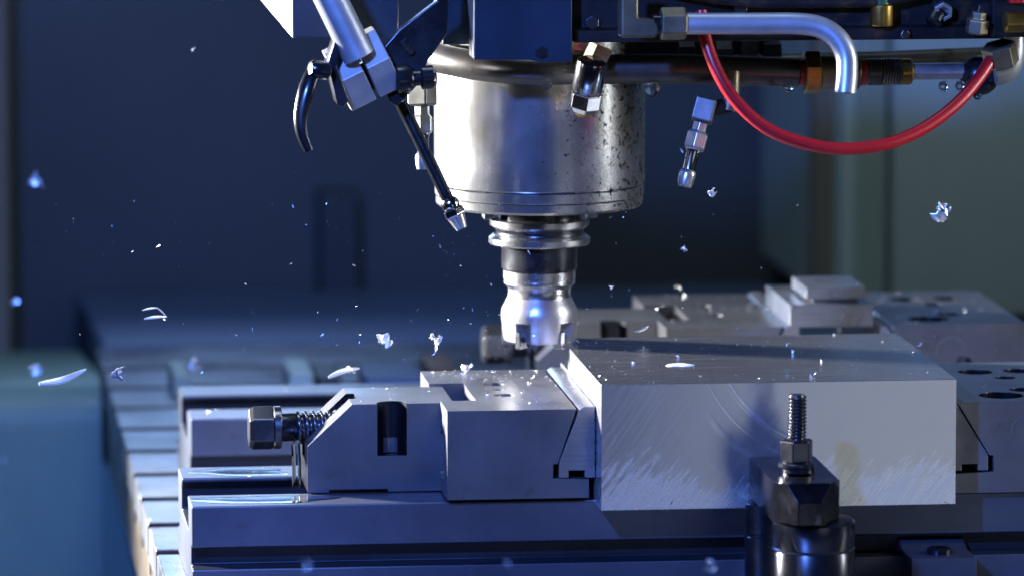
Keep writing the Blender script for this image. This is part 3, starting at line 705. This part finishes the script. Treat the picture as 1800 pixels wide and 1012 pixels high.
b = BM(); box(b, P(1775, 4, Y=44).x, P(1800, 4, Y=44).x, 44, 60, P(1780, 7, Y=44).z, P(1780, -20, Y=44).z); obj('red_tag', b, M['red'], mb, bevel=0.8)

# bent steel pipe and its fitting
bpz = thing('bent_coolant_pipe', tuple(P(1210, 45, Y=10)), 'bent grey steel pipe with dull brass elbow at top right', 'pipe')
pp = [P(x, y, Y=Y) for x, y, Y in ((1200, 42, 10), (1260, 42, 10), (1330, 42, 10), (1400, 42, 9), (1440, 48, 8), (1470, 66, 6), (1487, 96, 4), (1489, 130, 2), (1486, 164, 0))]
b = BM(); tube(b, smooth_path(pp, 6), 6.8, 24); obj('pipe_bend', b, M['pipe'], bpz)
b = BM(); lathe(b, [(9.3, 0), (10.4, 1), (10.4, 15.5), (9.3, 16.5)], P(1160, 42, Y=10), (1, 0, 0), 6, rot=R(0)); obj('pipe_nut', b, M['dirty_brass'], bpz, smooth=20, bevel=0.6)
a = P(1090, 67, Y=6); c = P(1150, 40, Y=6); e = P(1122, -30, Y=6)
b = BM(); prism(b, [(a.x, a.z), (c.x, a.z), (c.x+3, a.z+2), (c.x+3, c.z+1), (e.x, c.z+3), (e.x, e.z), (a.x, e.z)], 4, 20, 'y'); obj('elbow_body', b, M['dirty_brass'], bpz, bevel=2)
b = cyl(tuple(P(1148, 42, Y=10)), (1, 0, 0), 6, 6, 20); obj('pipe_collar', b, M['black'], bpz)

# red hose
hp_ = [P(x, y, Y=Y) for x, y, Y in ((1232, 20, 40), (1238, 60, 36), (1258, 120, 30), (1292, 176, 26), (1345, 224, 24), (1410, 251, 24), (1480, 262, 26), (1555, 254, 32), (1620, 228, 42), (1680, 184, 54), (1722, 136, 66), (1752, 88, 76))]
b = BM(); tube(b, smooth_path(hp_, 8), 3.95, 20)
tag(obj('red_hose', b, M['red'], None, tuple(P(1480, 262, Y=26))), 'glossy red hose hanging in a loop at upper right', 'hose')

# ------------------------------------------------------------------ coolant nozzles
def nozzle(name, label, elbow, tip, Y0, Y1, s=1.0, dropper=True):
    e = P(*elbow, Y=Y0); t = P(*tip, Y=Y1); dd = (t-e); L_ = dd.length; dd.normalize()
    n = thing(name, tuple(t), label, 'nozzle', 'coolant nozzles round the spindle')
    b = BM(); box(b, -8*s, 8*s, -7*s, 7*s, -7.5*s, 8*s)
    mtx = frame_of(-dd).to_4x4() @ Matrix.Rotation(R(48), 4, 'Z'); mtx.translation = e-dd*2*s
    bmesh.ops.transform(b, matrix=mtx, verts=b.verts); eb = obj('elbow_block', b, M['dull_elbow'], n, bevel=1.4*s)
    k = L_/37.0
    b = BM(); lathe(b, [(5, 6*s), (5, 9*k), (6.6*s, 9.5*k), (7.4*s, 10.5*k), (7.4*s, 17*k), (6.4*s, 18.5*k)], e, dd, 6, rot=R(15)); obj('hex_body', b, M['chrome_dull'], n, smooth=20, bevel=0.5)
    b = BM(); lathe(b, [(5.4*s, 18*k), (4.3*s, 20*k), (4.0*s, 29*k)], e, dd, 24); obj('barrel', b, M['chrome'], n)
    b = BM(); lathe(b, [(4*s, 28.5*k), (5.3*s, 29.5*k), (5.5*s, 31*k), (5.2*s, 35*k), (4.4*s, 37*k), (2.6*s, 37*k), (2.4*s, 33*k)], e, dd, 24); obj('tip', b, M['chrome_dull'], n)
    if dropper:
        b = BM(); lathe(b, [(5, 0), (5, 12)], e+Vector((6, 2, 3))*s, (1, 0.2, 0.15), 18); a1 = obj('adapter', b, M['black_rough'], n)
        b = BM(); tube(b, [e+Vector((17, 4, 2))*s, e+Vector((18.5, 4, 8))*s, e+Vector((19.5, 8, 26))*s], 6*s, 16); obj('riser', b, M['dirty_brass'], n)
    return n
nozzle('coolant_nozzle', 'nickel coolant nozzle hanging under the dark pipe right of the spindle', (1236, 200), (1203, 328), 100, 92, 1.0)
nozzle('coolant_nozzle', 'small nickel nozzle half hidden behind the black tube left of the spindle', (742, 172), (744, 298), 96, 90, 0.92, False)
cn = thing('coolant_nozzle', tuple(P(1026, 204, Y=88)), 'stubby nickel nozzle crossing the dark pipe in front of the spindle', 'nozzle', 'coolant nozzles round the spindle')
e = P(1040, 112, Y=82); dd = (P(1024, 205, Y=92)-e).normalized()
b = BM(); lathe(b, [(7, -3), (9.4, -1.5), (9.8, 1), (9.8, 17), (8.4, 20)], e, dd, 24); obj('round_body', b, M['chrome'], cn)
b = BM(); lathe(b, [(8.4, 18), (10.6, 20), (10.6, 29), (8, 33)], e, dd, 6, rot=R(25)); obj('hex_body', b, M['chrome'], cn, smooth=20, bevel=0.6)
b = BM(); lathe(b, [(5.6, 32), (5.4, 34), (4.6, 35.4), (2.5, 35.4), (2.5, 33)], e, dd, 20); obj('tip', b, M['brass'], cn)
b = BM(); box(b, -6, 6, -6, 6, -6, 8); mtx = Matrix.Rotation(R(25), 4, 'Y') @ Matrix.Rotation(R(20), 4, 'Z'); mtx.translation = P(1048, 100, Y=96)
bmesh.ops.transform(b, matrix=mtx, verts=b.verts); obj('elbow_block', b, M['dirty_brass'], cn, bevel=1)

tn = thing('tube_nozzle', tuple(P(808, 400, Y=60)), 'long slanting black coolant tube with bright tip beside the spindle', 'nozzle')
t0, t1, t2 = P(704, 180, Y=66), P(792, 360, Y=58), P(812, 402, Y=56)
b = BM(); tube(b, [t0, t0.lerp(t1, 0.5), t1], [4.2, 3.9, 3.8], 20); obj('tube', b, M['black'], tn)
dd = (t2-t1).normalized(); Lt = (t2-t1).length
b = BM(); lathe(b, [(4.6, -4), (5.6, -2.5), (5.9, 1), (5.0, 2.5)], t1, dd, 20); obj('ferrule', b, M['chrome'], tn)
b = BM(); lathe(b, [(5.2, 2), (7.2, 3.5), (7.2, 7.5), (5.8, 9)], t1, dd, 6, rot=R(10)); obj('hex_nut', b, M['chrome'], tn, smooth=20, bevel=0.4)
b = BM(); lathe(b, [(5.8, 8.5), (4.2, Lt-2), (3.6, Lt), (1.8, Lt), (1.8, Lt-3)], t1, dd, 20); obj('tip', b, M['chrome_dull'], tn)

# ------------------------------------------------------------------ coolant: drops, puddles, a run of fluid
def dome(name, label, cat, c, rx, ry, h, seed, group=None, m='water'):
    rr = random.Random(seed); b = BM(); n = 28; rings = []
    ph = [rr.uniform(0, 6.3) for _ in range(3)]
    for f, z in ((1.0, 0.0), (0.97, 0.45), (0.86, 0.8), (0.55, 0.97)):
        ring = []
        for k in range(n):
            a = 2*math.pi*k/n; wob = 1+0.12*math.sin(2*a+ph[0])+0.10*math.sin(3*a+ph[1])+0.06*math.sin(5*a+ph[2])
            ring.append(b.verts.new((c[0]+rx*f*wob*math.cos(a), c[1]+ry*f*wob*math.sin(a), c[2]+h*z)))
        rings.append(ring)
    for A_, B_ in zip(rings, rings[1:]):
        for k in range(n): b.faces.new((A_[k], A_[(k+1) % n], B_[(k+1) % n], B_[k]))
    b.faces.new(rings[-1]); b.faces.new(rings[0][::-1])
    return tag(obj(name, b, M[m], None, tuple(c), smooth=80), label, cat, group)
p = P(1195, 641, Z=0.05); dome('coolant_puddle', 'pale coolant puddle on top of the aluminium block', 'puddle', p, 8.2, 9, 0.5, 3, m='puddle_sheen')
p = P(455, 833, Z=-77.95); dome('coolant_puddle', 'long coolant film on the rear rail left of the screw carrier', 'puddle', (-216, 166, -77.97), 33, 17, 0.25, 5)
p = P(470, 880, Z=-77.95); dome('coolant_puddle', 'wide rippled coolant film on the front rail of the nearer vise', 'puddle', (-208, 54, -77.97), 42, 17, 0.25, 8)
def drop(label, px, py, Y, r):
    c = P(px, py, Y=Y); b = BM(); lathe(b, [(0, -1.25*r), (0.5*r, -1.1*r), (0.9*r, -0.6*r), (1.05*r, 0.1*r), (0.8*r, 0.7*r), (0, 0.9*r)], c, (0, 0, 1), 20)
    tag(obj('coolant_drop', b, M['water'], None, tuple(c), smooth=80), label, 'drop', 'drops hanging from the pipes')
drop('coolant drop under the dark pipe left of the stubby nozzle', 963, 147, 107, 3.2)
drop('reddish coolant drop at the right edge of the spindle under the pipe', 1146, 156, 112, 5.0)
drop('coolant drop under the dark pipe beside the brass union', 1386, 153, 112, 3.6)
drop('left coolant drop under the thin nickel tube', 1659, 151, 112, 3.4)
drop('right coolant drop under the thin nickel tube', 1688, 150, 112, 3.2)
drop('coolant drop below the black ball joint', 1718, 166, 112, 3.0)
# fluid running down the left edge of the screw carrier
b = BM(); xs = -180.6
pts = [(xs-4.5, 100, -50), (xs-4.2, 96, -62), (xs-4.4, 92, -77.2)]
tube(b, smooth_path(pts, 6), 1.6, 10, sx=2.2)
tag(obj('coolant_stream', b, M['water'], None, (xs-4, 92, -77)), 'thin stream of coolant running down beside the screw carrier', 'stream')

# ------------------------------------------------------------------ swarf
def flake(bm, c, s, rr, curl=1.0, asp=0.5, n=9):
    """a small torn chip: a crumpled, curled ribbon with ragged edges, sometimes with a second leaf"""
    for leaf in range(2 if s > 5 else 1):
        ax = Vector((rr.uniform(-1, 1), rr.uniform(-0.6, 0.6), rr.uniform(-0.6, 0.6))).normalized()
        sd = ax.cross(Vector((rr.uniform(-1, 1), rr.uniform(-1, 1), rr.uniform(-1, 1)))).normalized(); nm = ax.cross(sd)
        L_ = s*(1.0 if leaf == 0 else 0.55); c_ = c+(Vector((rr.uniform(-1, 1), 0, rr.uniform(-1, 1)))*s*0.22 if leaf else Vector())
        rows = []
        for i in range(n):
            t = i/(n-1); a = (t-0.5)*curl*3.0
            base = c_+ax*L_*(t-0.5)*(1-0.25*curl)+nm*L_*(0.32*math.cos(a)+0.07*math.sin(t*17+rr.random()))
            wd = L_*asp*(0.3+0.7*math.sin(math.pi*min(0.97, max(0.06, t))))
            tw = (sd*math.cos(t*curl*2.2)+nm*math.sin(t*curl*2.2)).normalized()
            rows.append([base+tw*wd*rr.uniform(0.15, 0.75), base+tw*wd*0.2+nm*L_*rr.uniform(-0.10, 0.12), base-tw*wd*0.15+nm*L_*rr.uniform(-0.10, 0.12), base-tw*wd*rr.uniform(0.15, 0.75)])
        th_ = nm*max(0.035*s, 0.1)
        top = [[bm.verts.new(p) for p in r] for r in rows]; bot = [[bm.verts.new(p-th_) for p in r] for r in rows]; m_ = 3
        for i in range(n-1):
            for k in range(m_):
                bm.faces.new((top[i][k], top[i+1][k], top[i+1][k+1], top[i][k+1])); bm.faces.new((bot[i][k], bot[i][k+1], bot[i+1][k+1], bot[i+1][k]))
            bm.faces.new((top[i][0], bot[i][0], bot[i+1][0], top[i+1][0])); bm.faces.new((top[i][m_], top[i+1][m_], bot[i+1][m_], bot[i][m_]))
        bm.faces.new(top[0]+bot[0][::-1]); bm.faces.new(top[-1][::-1]+bot[-1])
def sliver(bm, p0, p1, bow, r):
    mid = p0.lerp(p1, 0.5)+Vector((0, 0, bow)); pth = smooth_path([p0, mid, p1], 6); n_ = len(pth)
    tube(bm, pth, [r*(0.25+0.75*math.sin(math.pi*min(1, 0.1+0.9*i/(n_-1)))) for i in range(n_)], 8, sx=0.45)
CH = [  # px, py, size mm, depth Y, kind, label
    (66, 326, 13, -330, 'f', 'blurred bright metal chip flying near the left edge of the picture'),
    (27, 530, 6, -420, 'f', 'round blurred chip at the left edge above the teal ledge'),
    (340, 87, 5, 330, 'f', 'lone small chip in the dark upper left background'),
    (272, 553, 16, 120, 'd', 'pair of parallel slivers flying in front of the blue way cover'),
    (110, 662, 30, 60, 's', 'long white curved sliver flying over the teal ledge'),
    (60, 649, 9, -300, 'f', 'blurred bluish chip just left of the long white sliver'),
    (212, 657, 13, 110, 'f', 'flat torn chip flying above the table end'),
    (675, 596, 13, 120, 'f', 'crumpled chip flying left of the cutter'),
    (763, 605, 15, 140, 'f', 'white curled chip flying between the crumpled chip and the cutter'),
    (605, 657, 21, 190, 's2', 'slender translucent looking sliver above the screw carrier'),
    (820, 641, 9, 195, 'f', 'bright chip at the back edge of the movable jaw'),
    (1202, 440, 6, 170, 'f', 'small bright chip in the dark right of the tool holder'),
    (1075, 503, 4.5, 120, 'f', 'tiny chip right of the cutter neck'),
    (1193, 507, 8, 420, 'f', 'upper of two bright oval chips above the farther vise'),
    (1204, 521, 7, 420, 'f', 'lower of two bright oval chips above the farther vise'),
    (1252, 337, 8, 60, 'f', 'chip flying below the right coolant nozzle'),
    (1650, 367, 16, 60, 'f', 'large torn chip in front of the grey green column'),
    (1615, 603, 4.5, 100, 'f', 'small lilac chip beside the right corner of the aluminium block'),
    (1128, 578, 10, 190, 's', 'thin wavy shaving above the back edge of the aluminium block'),
    (1154, 541, 4, 120, 'f', 'tiny triangular chip before the farther vise jaw'),
    (890, 989, 4, -520, 'f', 'round white blurred speck at the bottom below the vise bed'),
    (537, 992, 7, -620, 'f', 'large pale blue blurred speck at the bottom left of centre'),
    (1248, 995, 8, -420, 'f', 'blurred elongated chip at the bottom left of the clamp post'),
    (163, 712, 4, 1000, 'f', 'dim round blurred speck at the end of the teal ledge'),
    (10, 808, 6, -520, 'f', 'blue blurred speck low at the left edge'),
    (345, 640, 12, 700, 'f', 'large blurred lilac chip lying behind the farther vise bed'),
    (363, 722, 5, 400, 'f', 'white chip lying on the farther vise bed'),
]
for i, (px, py, s, Y, kd, lab) in enumerate(CH):
    rr = random.Random(50+i); c = P(px, py, Y=Y); b = BM()
    if kd == 'f': flake(b, c, s, rr, rr.uniform(0.5, 1.3), rr.uniform(0.4, 0.8))
    elif kd == 's': sliver(b, c+Vector((-s/2, -2, -s*0.13)), c+Vector((s/2, 3, s*0.14)), -s*0.07, s*0.09)
    elif kd == 's2': sliver(b, c+Vector((-s/2, -2, -s*0.08)), c+Vector((s/2, 3, s*0.16)), s*0.06, s*0.09); flake(b, c+Vector((3, 0, 1)), s*0.4, rr, 0.4, 0.4)
    else:
        sliver(b, c+Vector((-s/2, 0, 3)), c+Vector((s*0.15, 2, 4.2)), 0.4, 0.8); sliver(b, c+Vector((-s*0.42, 0, -2.5)), c+Vector((s/2, 1, -1.6)), 0.5, 1.2); sliver(b, c+Vector((s*0.1, 2, 4.1)), c+Vector((s*0.48, 1, -1.7)), 0.6, 0.7)
    tag(obj('metal_chip', b, M['chip'], None, tuple(c), smooth=25), lab, 'chip', 'metal chips thrown by the cutter')
TOPCH = [(1430, 660, 6.5, 'white crumpled chip near the front edge on top of the block'), (1441, 633, 4, 'small forked chip behind the white crumpled one on the block'),
         (1112, 636, 4, 'dark edged chip lying on the block left of the puddle'), (1130, 613, 4.5, 'flat chip in the tool shadow on the block'),
         (1190, 626, 3.2, 'tiny chip lying behind the puddle on the block'), (1395, 619, 4, 'reddish thin chip in the shadow band on the block')]
for i, (px, py, s, lab) in enumerate(TOPCH):
    c = P(px, py, Z=s*0.22); b = BM(); flake(b, c, s, random.Random(80+i), 0.9, 0.5)
    tag(obj('metal_chip', b, M['chip'], None, tuple(c), smooth=50), lab, 'chip', 'metal chips lying on the block')
for i, (px, py, s, lab) in enumerate([(858, 695, 5, 'bright chip beside the front hole on top of the movable jaw'), (930, 671, 6, 'white chip near the jaw plate on top of the movable jaw')]):
    c = P(px, py, Z=-19+s*0.2); b = BM(); flake(b, c, s, random.Random(95+i), 0.9, 0.5)
    tag(obj('metal_chip', b, M['chip'], None, tuple(c), smooth=50), lab, 'chip', 'metal chips lying on the jaw')

# fine swarf and droplets on the upper faces: far too many to count
b = BM(); rr = random.Random(11)
def bit(c, s):
    v = [b.verts.new(c+Vector((rr.gauss(0, 1), rr.gauss(0, 1), abs(rr.gauss(0, 0.7))))*s) for _ in range(4)]
    for f in ((0, 1, 2), (0, 2, 3), (0, 3, 1), (1, 3, 2)): b.faces.new([v[i] for i in f])
def scatter(n, x0, x1, y0, y1, z, s0, s1, skew=1.0):
    for _ in range(n):
        bit(Vector((x0+(x1-x0)*rr.random()**skew, rr.uniform(y0, y1), z)), s0+(s1-s0)*rr.random()**4)
scatter(380, 2, 224, 4, 212, 0.05, 0.11, 0.55, 1.6)
scatter(220, -93, -12, 148, 201, -18.95, 0.18, 1.0); scatter(110, -70, -12, 28, 146, -18.95, 0.12, 0.7)
scatter(60, -8, -1, 28, 200, -17.5, 0.12, 0.6); scatter(70, -146, -88, 74, 142, -20.5, 0.12, 0.7)
scatter(60, -250, -184, 34, 74, -77.9, 0.12, 0.7); scatter(40, -250, -184, 146, 186, -77.9, 0.12, 0.7)
scatter(45, 100, 180, 395, 565, -18.9, 0.5, 1.5); scatter(45, 262, 340, 395, 565, -18.9, 0.5, 1.7)
scatter(60, 238, 290, 30, 200, -18.9, 0.12, 0.6); scatter(30, -235, 0, 390, 560, -77.9, 0.4, 1.4)
for _ in range(26): bit(Vector((TX0+1.5, slots[rr.randrange(1, 8)]+rr.uniform(9, 16), TZ+0.2)), rr.uniform(0.4, 1.2))
tag(obj('fine_swarf', b, M['chip'], None, (0, 100, -20), smooth=0), 'fine bright swarf and droplets scattered over vise and block', 'swarf', kind='stuff')
# spray of specks in the air round the cutter
b = BM()
for _ in range(230):
    a = rr.uniform(0, 2*math.pi) if rr.random() < 0.45 else rr.uniform(2.2, 4.1); r_ = 30+300*rr.random()**1.3
    c = Vector((SX+r_*math.cos(a)*1.1, 110+0.35*r_*math.sin(a), rr.uniform(-15, 30)+rr.random()**2*110))
    if -5 < c.x < 230 and c.z < 2: c.z = rr.uniform(3, 60)
    if c.x < -5 and c.z < -10: c.z = rr.uniform(0, 60)
    s = 0.18+0.6*rr.random()**4
    dv = Vector((rr.gauss(0, 1), rr.gauss(0, 0.4), rr.gauss(0, 1))).normalized()*s*rr.uniform(1, 4)
    pv = dv.orthogonal().normalized()*s*0.6; qv = dv.cross(pv).normalized()*s*0.6
    v = [b.verts.new(c+dv), b.verts.new(c+pv-dv*0.4), b.verts.new(c-pv+qv-dv*0.4), b.verts.new(c-qv-dv*0.4)]
    for f in ((0, 1, 2), (0, 2, 3), (0, 3, 1), (1, 3, 2)): b.faces.new([v[i] for i in f])
tag(obj('flying_spray', b, M['chip'], None, (SX, SY, 0), smooth=0), 'spray of tiny bright specks thrown around the cutter', 'spray', kind='stuff')
